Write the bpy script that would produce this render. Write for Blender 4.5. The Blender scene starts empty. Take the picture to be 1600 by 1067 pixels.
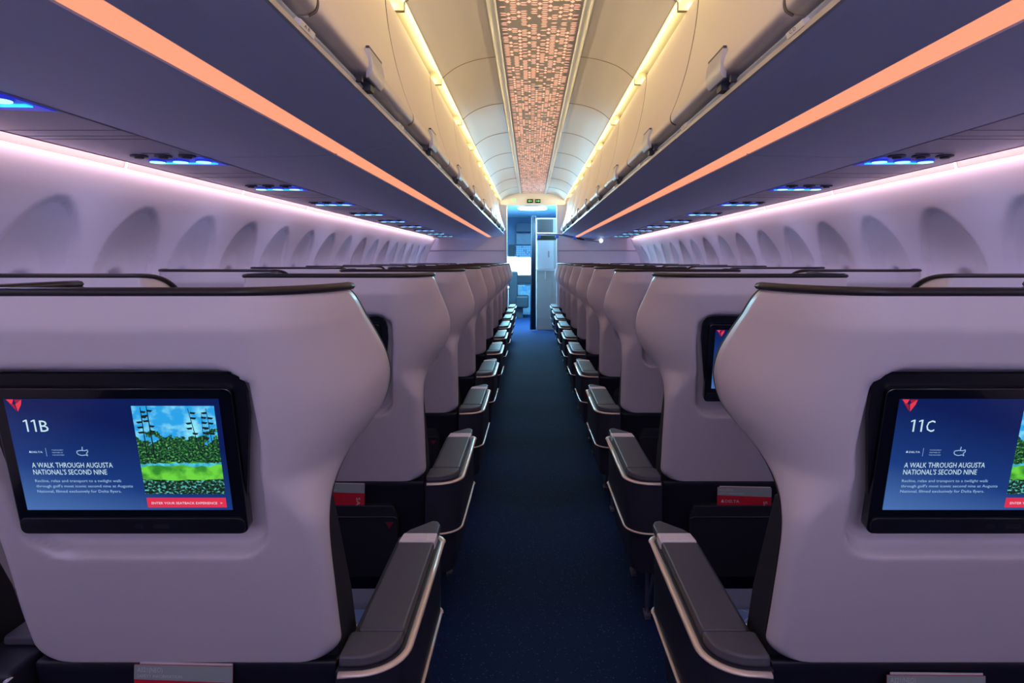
import bpy, bmesh, math, random
from mathutils import Vector, Matrix
random.seed(7)
PI = math.pi
COL = bpy.context.scene.collection
S = bpy.context.scene

# ------------------------------------------------------------------ camera, world, light, exposure
CH = 1.232                       # eye height above the cabin floor
CXW = -0.042                     # the camera stands a little left of the aisle centre
cam_d = bpy.data.cameras.new('camera'); cam = bpy.data.objects.new('camera', cam_d); COL.objects.link(cam)
cam_d.sensor_width = 36; cam_d.lens = 1000 / 1600 * 36; cam_d.clip_start = 0.02
cam.location = (CXW, 0, CH)
cam.rotation_euler = (PI / 2, 0, 0)              # level camera, perspective-corrected frame
cam_d.shift_x = -29 / 1600; cam_d.shift_y = -126.5 / 1600
S.camera = cam
S.view_settings.view_transform = 'Standard'; S.view_settings.look = 'None'
S.view_settings.gamma = 1; S.view_settings.use_curve_mapping = False
S.view_settings.exposure = 0.0
w = bpy.data.worlds.new('cabin_air'); S.world = w; w.use_nodes = True
w.node_tree.nodes['Background'].inputs[0].default_value = (0.53, 0.50, 0.84, 1)
w.node_tree.nodes['Background'].inputs[1].default_value = 6.4

Y0, Y1 = -2.2, 11.0              # cabin from behind the camera to the front bulkhead

def area(name, loc, rot, sx, sy, power, col, spread=180):
    l = bpy.data.lights.new(name, 'AREA'); l.shape = 'RECTANGLE'; l.size = sx; l.size_y = sy
    l.energy = power; l.color = col; l.spread = math.radians(spread)
    o = bpy.data.objects.new(name, l); COL.objects.link(o); o.location = loc; o.rotation_euler = rot
    return o
LY, LM = Y1 - Y0 - .3, (Y0 + Y1) / 2
for s in (-1, 1):
    # amber LED rail in the ceiling cove on top of the bins, facing the aisle
    area('ceiling_cove_lamp', (s * .606, LM, 2.238), (0, s * math.radians(98), 0), .026, LY, 52, (1, .77, .40))
    # peach and violet LED rails in the slot above the window panels, facing down and outwards
    area('sidewall_lamp', (s * 1.6155, LM, 1.632), (0, -s * math.radians(78), 0), .018, LY, 19, (1, .62, .34))
    area('sidewall_violet_lamp', (s * 1.6145, LM, 1.652), (0, -s * math.radians(70), 0), .016, LY, 22, (.34, .34, 1))
    # reading lamps over every row
    for i in range(-2, 10):
        l = bpy.data.lights.new('reading_lamp', 'SPOT'); l.energy = 6; l.color = (.52, .54, 1); l.spot_size = math.radians(175); l.spot_blend = .6; l.shadow_soft_size = .03
        o = bpy.data.objects.new('reading_lamp', l); COL.objects.link(o); o.location = (s * 1.376, 1.50 + .94 * i, 1.600)
# galley ceiling lamps
area('galley_lamp', (-.15, 12.2, 2.13), (0, 0, 0), .7, .5, 190, (.30, .80, 1))
area('galley_lamp', (0.0, 11.45, 2.13), (math.radians(-25), 0, 0), .8, .2, 70, (.30, .74, 1), 140)
# added daylight-blue fill from the left, brightening the galley floor; no door there
area('boarding_door_daylight', (-.88, 11.75, 1.25), (0, math.radians(-70), 0), 1.3, .55, 70, (.55, .88, 1), 130)

# ------------------------------------------------------------------ materials
MATS = {}
def mat(name, col, rough=.5, metal=0, emit=None, es=0, coat=0, noise=None, bump=0, spec=.5):
    m = bpy.data.materials.new(name); m.use_nodes = True
    nt = m.node_tree; b = nt.nodes['Principled BSDF']
    b.inputs['Base Color'].default_value = (*col, 1); b.inputs['Roughness'].default_value = rough
    b.inputs['Metallic'].default_value = metal; b.inputs['Specular IOR Level'].default_value = spec
    b.inputs['Coat Weight'].default_value = coat
    if emit: b.inputs['Emission Color'].default_value = (*emit, 1); b.inputs['Emission Strength'].default_value = es
    if noise:
        sc, amt = noise
        tc = nt.nodes.new('ShaderNodeTexCoord'); n = nt.nodes.new('ShaderNodeTexNoise'); n.inputs['Scale'].default_value = sc
        nt.links.new(tc.outputs['Object'], n.inputs['Vector'])
        r = nt.nodes.new('ShaderNodeMapRange'); r.inputs['To Min'].default_value = 1 - amt; r.inputs['To Max'].default_value = 1 + amt
        nt.links.new(n.outputs['Fac'], r.inputs['Value'])
        mx = nt.nodes.new('ShaderNodeMix'); mx.data_type = 'RGBA'; mx.blend_type = 'MULTIPLY'; mx.inputs[0].default_value = 1
        mx.inputs[6].default_value = (*col, 1); nt.links.new(r.outputs[0], mx.inputs[7]); nt.links.new(mx.outputs[2], b.inputs['Base Color'])
        if bump:
            bp = nt.nodes.new('ShaderNodeBump'); bp.inputs['Strength'].default_value = bump; bp.inputs['Distance'].default_value = .002
            nt.links.new(n.outputs['Fac'], bp.inputs['Height']); nt.links.new(bp.outputs[0], b.inputs['Normal'])
    MATS[name] = m
    return m
M_SHELL = mat('shell_plastic', (.72, .66, .68), .36, noise=(2, .02))
M_RIM = mat('rubber_rim', (.016, .014, .016), .45)
M_LINER = mat('dark_liner', (.012, .012, .02), .7, noise=(60, .2))
M_NAVY = mat('navy_trim', (.011, .011, .021), .42, noise=(3, .1))
M_CONSOLE = mat('console_plastic', (.020, .021, .034), .42, noise=(4, .08))
M_POCKET = mat('pocket_leather', (.006, .007, .014), .6, noise=(40, .2), bump=.2)
M_PAD = mat('pad_leather', (.078, .080, .100), .40, noise=(90, .08), bump=.15)
M_BAND = mat('silver_band', (.80, .78, .84), .35)
M_TRIM = mat('champagne_trim', (.80, .68, .58), .30, metal=.35)
M_BELT = mat('belt_webbing', (.03, .035, .05), .7, noise=(200, .3), bump=.3)
M_METAL = mat('brushed_metal', (.42, .42, .47), .35, metal=.9)
M_BEZEL = mat('monitor_glass', (.004, .005, .008), .12, coat=.3)
M_BEZEL2 = mat('monitor_plastic', (.008, .009, .014), .35)
M_WALL = mat('sidewall_panel', (.80, .75, .80), .5, noise=(1.5, .015))
M_SEAM = mat('seam_gasket', (.74, .72, .80), .4)
M_DKSEAM = mat('seam_gap', (.05, .05, .08), .6)
M_CEIL = mat('ceiling_panel', (.80, .765, .70), .38, noise=(1.2, .015))
M_BINDOOR = mat('bin_door_plastic', (.70, .62, .60), .42, noise=(1.2, .015))
M_BINUND = mat('bin_underside_plastic', (.58, .64, .88), .42, noise=(1.5, .02))  # bluish plastic, its blue deepened in place of the cabin's blue wash
M_RAIL = mat('channel_rail', (.44, .50, .64), .3, metal=.15)
M_LIP = mat('lip_extrusion', (.50, .50, .56), .3, metal=.6)
M_DARKCH = mat('channel_dark', (.03, .035, .06), .5)
M_LATCH = mat('latch_grey', (.50, .50, .56), .35, metal=.2)
M_SEAMD2 = mat('door_seal_grey', (.16, .13, .11), .7)
M_PSU = mat('service_panel_plastic', (.42, .42, .54), .4, noise=(2, .02))
M_ORANGE = mat('orange_diffuser', (.8, .5, .4), .5, emit=(1, .36, .18), es=.98)
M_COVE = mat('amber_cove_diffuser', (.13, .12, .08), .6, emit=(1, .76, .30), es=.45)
M_COVEL = mat('cove_light_line', (.8, .8, .6), .5, emit=(1, .86, .42), es=1.0)
M_PEACH = mat('peach_diffuser', (.85, .8, .75), .5, emit=(1, .56, .40), es=.55)
M_LENS = mat('reading_lens', (.6, .9, .9), .3, emit=(.35, 1, .95), es=1.6)
M_CYAN = mat('service_sign_strip', (.1, .6, .9), .3, emit=(0, .50, 1), es=1.7)
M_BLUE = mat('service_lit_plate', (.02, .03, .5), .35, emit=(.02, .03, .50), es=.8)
M_VENT = mat('vent_plastic', (.06, .06, .10), .5)
M_GLYPHB = mat('pattern_panel_plastic', (.46, .43, .42), .5)
M_GLYPH = mat('pattern_glow', (.9, .5, .4), .5, emit=(1, .50, .34), es=.98)
M_WHITE = mat('white_plastic', (.7, .7, .74), .4)
M_WINSHADE = mat('window_shade', (.42, .40, .46), .5)
M_RED = mat('card_red', (.55, .012, .03), .45)
M_CARDG = mat('card_grey_green', (.30, .36, .34), .4)
M_CARDP = mat('card_paper', (.62, .62, .62), .5)
M_TAGRED = mat('tag_red', (.16, .012, .02), .5)
M_TXTD = mat('text_dark', (.03, .03, .03), .5)
M_CURTAIN = mat('curtain_fabric', (.03, .05, .10), .85, noise=(80, .2))
M_CLOSET = mat('closet_laminate', (.45, .47, .45), .45, noise=(2, .03))
M_CLOSETD = mat('closet_dark_laminate', (.12, .125, .12), .5)
M_COCK = mat('cockpit_panel', (.09, .16, .30), .5, noise=(6, .25))
M_COCKD = mat('cockpit_dark', (.012, .016, .03), .6)
M_GALW = mat('galley_wall_laminate', (.35, .50, .66), .45)
M_DAY = mat('daylight_glass', (1, 1, 1), .3, emit=(.85, 1, 1), es=4.0)
M_GLOW = mat('galley_lamp_lens', (1, 1, 1), .3, emit=(.75, .95, 1), es=3.0)
M_GREEN = mat('exit_green', (.1, .6, .2), .4, emit=(.25, .9, .2), es=.9)
M_SIGNB = mat('exit_sign_black', (.01, .02, .01), .4)
M_BLUEP = mat('blue_plastic', (.02, .10, .6), .4, emit=(.02, .10, .5), es=.4)

def nodemat(name):
    m = bpy.data.materials.new(name); m.use_nodes = True; MATS[name] = m
    return m, m.node_tree, m.node_tree.nodes['Principled BSDF']
# carpet: navy pile with sparse light flecks
M_CARPET, nt, b = nodemat('navy_carpet')
tc = nt.nodes.new('ShaderNodeTexCoord'); n1 = nt.nodes.new('ShaderNodeTexNoise'); n1.inputs['Scale'].default_value = 260
n2 = nt.nodes.new('ShaderNodeTexVoronoi'); n2.inputs['Scale'].default_value = 75
cr = nt.nodes.new('ShaderNodeValToRGB'); cr.color_ramp.elements[0].position = 0.0; cr.color_ramp.elements[0].color = (.12, .24, .45, 1)
cr.color_ramp.elements[1].position = .17; cr.color_ramp.elements[1].color = (0.0085, 0.024, 0.085, 1)
nt.links.new(tc.outputs['Object'], n1.inputs['Vector']); nt.links.new(tc.outputs['Object'], n2.inputs['Vector'])
nt.links.new(n2.outputs['Distance'], cr.inputs['Fac']); nt.links.new(cr.outputs[0], b.inputs['Base Color'])
bp = nt.nodes.new('ShaderNodeBump'); bp.inputs['Strength'].default_value = .35; bp.inputs['Distance'].default_value = .003
nt.links.new(n1.outputs['Fac'], bp.inputs['Height']); nt.links.new(bp.outputs[0], b.inputs['Normal'])
b.inputs['Roughness'].default_value = .9; b.inputs['Specular IOR Level'].default_value = .12
# quilted blue seat fabric with diagonal light stitching
M_FAB, nt, b = nodemat('quilted_seat_fabric')
tc = nt.nodes.new('ShaderNodeTexCoord'); sp = nt.nodes.new('ShaderNodeSeparateXYZ'); nt.links.new(tc.outputs['Object'], sp.inputs[0])
def mth(nt, op, a=None, bb=None, va=None, vb=None):
    n = nt.nodes.new('ShaderNodeMath'); n.operation = op
    if a is not None: nt.links.new(a, n.inputs[0])
    if va is not None: n.inputs[0].default_value = va
    if bb is not None: nt.links.new(bb, n.inputs[1])
    if vb is not None: n.inputs[1].default_value = vb
    return n.outputs[0]
p1 = mth(nt, 'PINGPONG', mth(nt, 'ADD', sp.outputs[0], sp.outputs[1]), vb=.05)
p2 = mth(nt, 'PINGPONG', mth(nt, 'SUBTRACT', sp.outputs[0], sp.outputs[1]), vb=.05)
st = mth(nt, 'LESS_THAN', mth(nt, 'MINIMUM', p1, p2), vb=.0016)
mx = nt.nodes.new('ShaderNodeMix'); mx.data_type = 'RGBA'; nt.links.new(st, mx.inputs[0])
mx.inputs[6].default_value = (.10, .19, .42, 1); mx.inputs[7].default_value = (.35, .45, .60, 1)
nt.links.new(mx.outputs[2], b.inputs['Base Color']); b.inputs['Roughness'].default_value = .7
M_FABP = mat('plain_seat_fabric', (.10, .13, .22), .7, noise=(150, .15))
# display background: navy to blue as the screen shows it
M_DISP, nt, b = nodemat('display_background')
tc = nt.nodes.new('ShaderNodeTexCoord'); sp = nt.nodes.new('ShaderNodeSeparateXYZ'); nt.links.new(tc.outputs['Generated'], sp.inputs[0])
cr = nt.nodes.new('ShaderNodeValToRGB'); e = cr.color_ramp.elements
e[0].position = 0; e[0].color = (.085, .20, .52, 1); e[1].position = 1; e[1].color = (.004, .012, .10, 1)
k = e.new(.45); k.color = (.012, .05, .24, 1)
nt.links.new(mth(nt, 'ADD', sp.outputs[2], mth(nt, 'MULTIPLY', sp.outputs[0], vb=.45)), cr.inputs['Fac']); nt.links.new(cr.outputs[0], b.inputs['Emission Color'])
b.inputs['Emission Strength'].default_value = .8; b.inputs['Base Color'].default_value = (.005, .01, .03, 1); b.inputs['Roughness'].default_value = .15
def emi(name, col, es=.9): return mat(name, (.02, .02, .02), .2, emit=col, es=es)
E_WHITE = emi('display_white', (.62, .85, .95)); E_PALE = emi('display_pale', (.35, .55, .80)); E_BTN = emi('display_red', (.80, .03, .08))
E_LOGO1 = emi('display_logo_red', (.85, .04, .07)); E_LOGO2 = emi('display_logo_dark_red', (.38, .01, .03))
E_TRUNK = emi('display_trunk', (.01, .03, .03), .5)
# picture of a golf course on the display: sky, trees, lawn, water
M_PIC, nt, b = nodemat('display_landscape')
tc = nt.nodes.new('ShaderNodeTexCoord'); sp = nt.nodes.new('ShaderNodeSeparateXYZ'); nt.links.new(tc.outputs['Generated'], sp.inputs[0])
def noise(sc, det=4):
    n = nt.nodes.new('ShaderNodeTexNoise'); n.inputs['Scale'].default_value = sc; n.inputs['Detail'].default_value = det
    nt.links.new(tc.outputs['Generated'], n.inputs['Vector']); return n.outputs['Fac']
def ramp(src, stops, const=False):
    c = nt.nodes.new('ShaderNodeValToRGB'); c.color_ramp.interpolation = 'CONSTANT' if const else 'LINEAR'
    c.color_ramp.elements[0].position = stops[0][0]; c.color_ramp.elements[0].color = (*stops[0][1], 1)
    c.color_ramp.elements[1].position = stops[1][0]; c.color_ramp.elements[1].color = (*stops[1][1], 1)
    for p, cc in stops[2:]: q = c.color_ramp.elements.new(p); q.color = (*cc, 1)
    nt.links.new(src, c.inputs['Fac']); return c.outputs[0]
def mixc(f, a, bb):
    m = nt.nodes.new('ShaderNodeMix'); m.data_type = 'RGBA'; nt.links.new(f, m.inputs[0]); nt.links.new(a, m.inputs[6]); nt.links.new(bb, m.inputs[7]); return m.outputs[2]
vv = sp.outputs[2]
sky = ramp(noise(5), [(.45, (.02, .38, .85)), (.65, (.30, .85, 1))])
leaf = ramp(noise(38, 6), [(.44, (.003, .018, .012)), (.56, (.012, .13, .03)), (.68, (.16, .50, .10))])
tree = mth(nt, 'GREATER_THAN', mth(nt, 'ADD', mth(nt, 'MULTIPLY', noise(9, 6), vb=1.0), mth(nt, 'MULTIPLY', vv, vb=-1.35)), vb=-.38)
up = mixc(tree, sky, leaf)
lawn = ramp(noise(4), [(.42, (.03, .26, .02)), (.58, (.16, .70, .05))])
water = ramp(noise(30, 6), [(.46, (.002, .015, .012)), (.54, (.02, .10, .03)), (.64, (.12, .55, .60))])
lower = mixc(mth(nt, 'GREATER_THAN', mth(nt, 'ADD', vv, mth(nt, 'MULTIPLY', noise(3), vb=.08)), vb=.205), water, lawn)
pond = mth(nt, 'LESS_THAN', mth(nt, 'ABSOLUTE', mth(nt, 'SUBTRACT', mth(nt, 'ADD', vv, mth(nt, 'MULTIPLY', noise(5), vb=.10)), vb=.40)), vb=.018)
lower = mixc(pond, lower, ramp(noise(12), [(.4, (.02, .30, .45)), (.6, (.10, .65, .80))]))
pic = mixc(mth(nt, 'GREATER_THAN', mth(nt, 'ADD', vv, mth(nt, 'MULTIPLY', noise(7), vb=.12)), vb=.43), lower, up)
nt.links.new(pic, b.inputs['Emission Color']); b.inputs['Emission Strength'].default_value = .95
b.inputs['Base Color'].default_value = (.01, .01, .01, 1)

# ------------------------------------------------------------------ mesh helpers
def mesh_obj(name, verts, faces, m, parent=None, smooth=False, mats=None, fm=None):
    me = bpy.data.meshes.new(name); me.from_pydata([tuple(v) for v in verts], [], faces)
    for q in (mats or [m]): me.materials.append(q)
    if fm: me.polygons.foreach_set('material_index', fm)
    if smooth: me.polygons.foreach_set('use_smooth', [True] * len(me.polygons))
    me.update()
    o = bpy.data.objects.new(name, me); COL.objects.link(o)
    if parent: o.parent = parent
    return o
def bm_obj(name, bm, m, parent=None, smooth=False, bevel=0, seg=2, mats=None, angle=40):
    bmesh.ops.recalc_face_normals(bm, faces=bm.faces)
    me = bpy.data.meshes.new(name); bm.to_mesh(me); bm.free()
    for q in (mats or [m]): me.materials.append(q)
    o = bpy.data.objects.new(name, me); COL.objects.link(o)
    if parent: o.parent = parent
    if smooth:
        me.polygons.foreach_set('use_smooth', [True] * len(me.polygons))
    if bevel:
        md = o.modifiers.new('bevel', 'BEVEL'); md.width = bevel; md.segments = seg; md.limit_method = 'ANGLE'; md.angle_limit = math.radians(angle)
        me.polygons.foreach_set('use_smooth', [True] * len(me.polygons))
        md.harden_normals = True
    return o
def box(bm, x0, x1, y0, y1, z0, z1):
    v = [bm.verts.new(p) for p in ((x0, y0, z0), (x1, y0, z0), (x1, y1, z0), (x0, y1, z0), (x0, y0, z1), (x1, y0, z1), (x1, y1, z1), (x0, y1, z1))]
    for f in ((0, 3, 2, 1), (4, 5, 6, 7), (0, 1, 5, 4), (1, 2, 6, 5), (2, 3, 7, 6), (3, 0, 4, 7)): bm.faces.new([v[i] for i in f])
    return v
def boxo(name, b, m, parent=None, bevel=0, seg=2):
    bm = bmesh.new(); box(bm, *b); return bm_obj(name, bm, m, parent, bevel=bevel, seg=seg)
def prism(bm, poly, z0, z1, zf=None):
    """extrude an xy polygon between heights; zf(x,y) adds to both"""
    f = zf or (lambda x, y: 0)
    a = [bm.verts.new((x, y, z0 + f(x, y))) for x, y in poly]; c = [bm.verts.new((x, y, z1 + f(x, y))) for x, y in poly]
    bm.faces.new(a[::-1]); bm.faces.new(c)
    for i in range(len(poly)):
        j = (i + 1) % len(poly); bm.faces.new((a[i], a[j], c[j], c[i]))
def profile_x(bm, prof, y0, y1):
    """extrude an open (x,z) profile along y"""
    a = [bm.verts.new((x, y0, z)) for x, z in prof]; c = [bm.verts.new((x, y1, z)) for x, z in prof]
    for i in range(len(prof) - 1): bm.faces.new((a[i], a[i + 1], c[i + 1], c[i]))
def closed_x(bm, prof, y0, y1):
    a = [bm.verts.new((x, y0, z)) for x, z in prof]; c = [bm.verts.new((x, y1, z)) for x, z in prof]
    n = len(prof)
    for i in range(n): bm.faces.new((a[i], a[(i + 1) % n], c[(i + 1) % n], c[i]))
    bm.faces.new(a[::-1]); bm.faces.new(c)
def sweep(bm, path, w, h, n=8, up=Vector((0, 0, 1)), cap=True):
    """oval tube along a path; w across, h along up"""
    P = [Vector(p) for p in path]; rings = []
    for i, p in enumerate(P):
        t = (P[min(i + 1, len(P) - 1)] - P[max(i - 1, 0)]).normalized()
        sd = t.cross(up)
        sd = sd.normalized() if sd.length > 1e-5 else Vector((1, 0, 0))
        uu = sd.cross(t).normalized()
        rings.append([bm.verts.new(p + sd * (w * .5 * math.cos(2 * PI * k / n)) + uu * (h * .5 * math.sin(2 * PI * k / n))) for k in range(n)])
    for a, c in zip(rings, rings[1:]):
        for k in range(n): bm.faces.new((a[k], a[(k + 1) % n], c[(k + 1) % n], c[k]))
    if cap: bm.faces.new(rings[0][::-1]); bm.faces.new(rings[-1])
def disc(bm, cx, cy, z0, z1, r, n=20, sy=1):
    prism(bm, [(cx + r * math.cos(2 * PI * k / n), cy + r * sy * math.sin(2 * PI * k / n)) for k in range(n)], z0, z1)
def smooth_path(pts, k=6):
    """Catmull-Rom through points"""
    P = [Vector(p) for p in pts]; out = []
    for i in range(len(P) - 1):
        p0, p1, p2, p3 = P[max(i - 1, 0)], P[i], P[i + 1], P[min(i + 2, len(P) - 1)]
        for j in range(k):
            t = j / k
            out.append(.5 * ((2 * p1) + (p2 - p0) * t + (2 * p0 - 5 * p1 + 4 * p2 - p3) * t * t + (3 * p1 - p0 - 3 * p2 + p3) * t ** 3))
    out.append(P[-1]); return out
def interp(tab, z):
    if z <= tab[0][0]: return tab[0][1]
    for (a, va), (c, vc) in zip(tab, tab[1:]):
        if z <= c: t = (z - a) / (c - a); return va + (vc - va) * t
    return tab[-1][1]
def smooth_tab(tab, k=8):
    p = smooth_path([(a, v, 0) for a, v in tab], k); return [(q.x, q.y) for q in p]
_tc = {}
def text_data(s):
    if s in _tc: return _tc[s]
    cu = bpy.data.curves.new('lettering', 'FONT'); cu.body = s; cu.size = 1; cu.resolution_u = 2
    o = bpy.data.objects.new('lettering', cu); COL.objects.link(o)
    bpy.context.view_layer.update()
    me = bpy.data.meshes.new_from_object(o.evaluated_get(bpy.context.evaluated_depsgraph_get()))
    vs = [v.co.copy() for v in me.vertices]; fs = [list(p.vertices) for p in me.polygons]
    bpy.data.objects.remove(o); bpy.data.meshes.remove(me)
    _tc[s] = (vs, fs); return _tc[s]
def add_text(V, F, s, fr, x, y, width, cap=None, skew=0):
    """letters in frame fr(u, v) with u, v metres; cap = cap height; x,y = lower left of capitals"""
    vs, fs = text_data(s)
    x0 = min(v.x for v in vs); x1 = max(v.x for v in vs)
    kx = width / (x1 - x0); ky = (cap / .73) if cap else kx
    o = len(V)
    for v in vs: V.append(fr(x + (v.x - x0) * kx + skew * v.y * ky, y + v.y * ky))
    for f in fs: F.append([i + o for i in f])
def tag(o, label=None, cat=None, group=None, kind=None):
    if label: o['label'] = label
    if cat: o['category'] = cat
    if group: o['group'] = group
    if kind: o['kind'] = kind
    return o
def empty(name, loc, label=None, cat=None, group=None):
    o = bpy.data.objects.new(name, None); o.empty_display_size = .1; COL.objects.link(o); o.location = loc
    return tag(o, label, cat, group)
def copy_tree(o, parent=None):
    c = o.copy(); COL.objects.link(c); c.parent = parent
    for ch in [q for q in KIDS.get(o.name, [])]: copy_tree(ch, c)
    return c
KIDS = {}
def index_kids():
    KIDS.clear()
    for o in bpy.data.objects:
        if o.parent: KIDS.setdefault(o.parent.name, []).append(o)
ORD = ['nearest', 'second', 'third', 'fourth', 'fifth', 'sixth', 'seventh', 'eighth', 'ninth', 'tenth', 'eleventh', 'twelfth', 'thirteenth', 'fourteenth', 'fifteenth', 'sixteenth', 'seventeenth', 'eighteenth', 'nineteenth', 'twentieth', 'twenty-first', 'twenty-second', 'twenty-third', 'twenty-fourth']
SIDE = {-1: 'left', 1: 'right'}

# ------------------------------------------------------------------ setting: floor, walls, windows
tag(boxo('floor', (-1.95, 1.95, Y0, 15.6, -.03, 0), M_CARPET), kind='structure')
WALLP = smooth_path([(1.61, 0, 1.730), (1.660, 0, 1.722), (1.690, 0, 1.685), (1.705, 0, 1.61), (1.742, 0, 1.53), (1.792, 0, 1.43), (1.846, 0, 1.305), (1.878, 0, 1.18), (1.89, 0, 1.0), (1.88, 0, .7), (1.83, 0, .35), (1.78, 0, .12), (1.76, 0, 0)], 10)
def wall_x(z):
    for a, c in zip(WALLP, WALLP[1:]):
        if c.z <= z <= a.z: return a.x + (c.x - a.x) * (a.z - z) / max(a.z - c.z, 1e-6)
    return 1.9
SEAMS = [2.62 + 1.067 * k for k in range(-4, 8)]
ARCH = [s + d for s in SEAMS for d in (.235, .77) if s + d < Y1 - .15]
def sstep(t): t = max(0, min(1, t)); return t * t * (3 - 2 * t)
def arch_depth(y, z):
    if z > 1.50 or z < .70: return 0
    for c in ARCH:
        d = abs(y - c)
        if d < .24:
            hw = .215
            # inside value of an upright parabola-shaped dish
            if z > 1.15: e = 1 - (d / hw) ** 2 - ((z - 1.15) / .325) ** 2 * .999
            else: e = 1 - (d / hw) ** 2
            if e <= 0: return 0
            edge = sstep(e / .05)
            fz = math.sin(max(0, min(1, (1.48 - z) / .62)) * PI) ** .8 if z > .87 else 0
            return edge * .012 * max(0, min(1, (z - .80) / .4)) + .034 * fz * min(1, 1.25 * e) * edge
    return 0
def winhole(y, z):
    for c in ARCH:
        e = 1 - ((y - c) / .125) ** 2 - ((z - 1.02) / .185) ** 2
        if e > 0: return sstep(e / .25) * .05
    return 0
def build_wall(s):
    ys = []; y = Y0
    while y < Y1: ys.append(y); y += .0105 if y > 1.0 else .05
    ys.append(Y1)
    zs = [p for p in WALLP if 1.615 > p.z > 1.49] + [Vector((wall_x(z), 0, z)) for z in [1.49 - .0125 * i for i in range(64)]] + [p for p in WALLP if p.z < .69]
    V = []; F = []; n = len(zs)
    for y in ys:
        for p in zs: V.append((s * (p.x + arch_depth(y, p.z) + winhole(y, p.z)), y, p.z))
    for i in range(len(ys) - 1):
        for j in range(n - 1):
            a = i * n + j; F.append((a, a + 1, a + n + 1, a + n) if s > 0 else (a, a + n, a + n + 1, a + 1))
    o = mesh_obj('wall_' + SIDE[s], V, F, M_WALL, smooth=True)
    md = o.modifiers.new('thickness', 'SOLIDIFY'); md.thickness = .03; md.offset = -1 if s < 0 else -1
    tag(o, kind='structure'); return o
nwin = ntrim = 0
M_WALLTOP = mat('slot_valance_peach', (.42, .24, .17), .6)  # wall top coloured dark peach to hold down the sidewall lamps' hot band
for s in (-1, 1):
    build_wall(s)
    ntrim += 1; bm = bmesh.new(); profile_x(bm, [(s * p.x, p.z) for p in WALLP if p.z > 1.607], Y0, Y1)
    tag(bm_obj('trim_%d' % ntrim, bm, M_WALLTOP, smooth=True), kind='structure')
    for y in SEAMS:
        ntrim += 1; bm = bmesh.new()
        sweep(bm, [(s * (p.x - .003), y, p.z) for p in WALLP if p.z > .1][3:], .011, .012, 6, up=Vector((1, 0, 0)))
        tag(bm_obj('trim_%d' % ntrim, bm, M_SEAM, smooth=True), kind='structure')
    for y in ARCH:
        if y < 1.6: continue
        nwin += 1
        r = empty('window_%d' % nwin, (s * 1.89, y, 1.02)); r['kind'] = 'structure'
        bm = bmesh.new()
        pts = [(s * (wall_x(1.02 + .165 * math.sin(a)) + .036 - 1.89), .108 * math.cos(a), .165 * math.sin(a)) for a in [2 * PI * k / 28 for k in range(29)]]
        sweep(bm, pts, .012, .014, 6, up=Vector((s, 0, 0)), cap=False); bm_obj('window_frame', bm, M_WHITE, r, smooth=True)
        bm = bmesh.new(); ring = [bm.verts.new((p[0] + s * .004, p[1], p[2])) for p in pts[:-1]]; bm.faces.new(ring)
        bmesh.ops.extrude_face_region(bm, geom=bm.faces[:]); bm.verts.ensure_lookup_table()
        for v in bm.verts[len(ring):]: v.co.x += s * .004
        bm_obj('window_shade', bm, M_WINSHADE, r)

# unseen half-height partition behind the camera, added to block low fill light
tag(boxo('wall_rear', (-1.9, 1.9, -1.15, -1.10, 0, 1.30), M_NAVY, bevel=.01), kind='structure')

# ------------------------------------------------------------------ ceiling
CEILP = [(.24, 2.385), (.33, 2.372), (.42, 2.345), (.49, 2.307), (.54, 2.264)]
bm = bmesh.new()
for s in (-1, 1): profile_x(bm, [(s * p.x, p.z) for p in smooth_path([(x, 0, z) for x, z in CEILP], 5)], Y0, Y1)
o = tag(bm_obj('ceiling', bm, M_CEIL, smooth=True), kind='structure'); md = o.modifiers.new('thickness', 'SOLIDIFY'); md.thickness = .006; md.offset = 1
bm = bmesh.new(); box(bm, -1.95, 1.95, Y0, Y1, 2.42, 2.45); tag(bm_obj('ceiling_crown', bm, M_CEIL), kind='structure')
for s in (-1, 1):
    ntrim += 1; bm = bmesh.new(); profile_x(bm, [(s * .195, 2.392), (s * .197, 2.374), (s * .212, 2.368), (s * .238, 2.376), (s * .243, 2.392)], Y0, Y1)
    tag(bm_obj('trim_%d' % ntrim, bm, mat('ceiling_rail_white_%d' % ntrim, (.62, .64, .66), .3), smooth=True), kind='structure')
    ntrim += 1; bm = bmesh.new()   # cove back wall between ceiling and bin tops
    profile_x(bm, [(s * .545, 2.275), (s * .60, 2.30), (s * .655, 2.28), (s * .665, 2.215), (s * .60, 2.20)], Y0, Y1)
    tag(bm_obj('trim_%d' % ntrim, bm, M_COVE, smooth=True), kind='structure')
M_SEAMD = mat('ceiling_seam', (.35, .30, .20), .6)
for k in range(-4, 8):               # cross seams of the ceiling panels
    y = 3.62 + 1.067 * k
    for s in (-1, 1):
        ntrim += 1; bm = bmesh.new()
        sweep(bm, [(s * p.x, y, p.z - .001) for p in smooth_path([(x, 0, z) for x, z in CEILP], 5)], .006, .005, 6)
        box(bm, *sorted((s * .545, s * .66)), y - .012, y + .012, 2.225, 2.29)
        tag(bm_obj('trim_%d' % ntrim, bm, M_SEAMD), kind='structure')
# light lines along the ceiling edge, one piece per panel
k = 0
for s in (-1, 1):
    for i in range(-5, 7):
        y0 = 3.62 + 1.067 * i + .012; y1 = min(y0 + 1.043, Y1 - .02)
        if y1 < Y0 + .5 or y0 > Y1 - .2: continue
        bm = bmesh.new(); closed_x(bm, [(s * .539, 2.266), (s * .543, 2.258), (s * .550, 2.258), (s * .550, 2.272)], y0, y1)
        d = i + 1
        o = bm_obj('cove_light', bm, M_COVEL)
        tag(o, 'thin glowing yellow light line at %s edge of the ceiling, %s piece from the camera' % (SIDE[s], ORD[i + 5]), 'cove light', 'yellow light lines along the ceiling edges')
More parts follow.
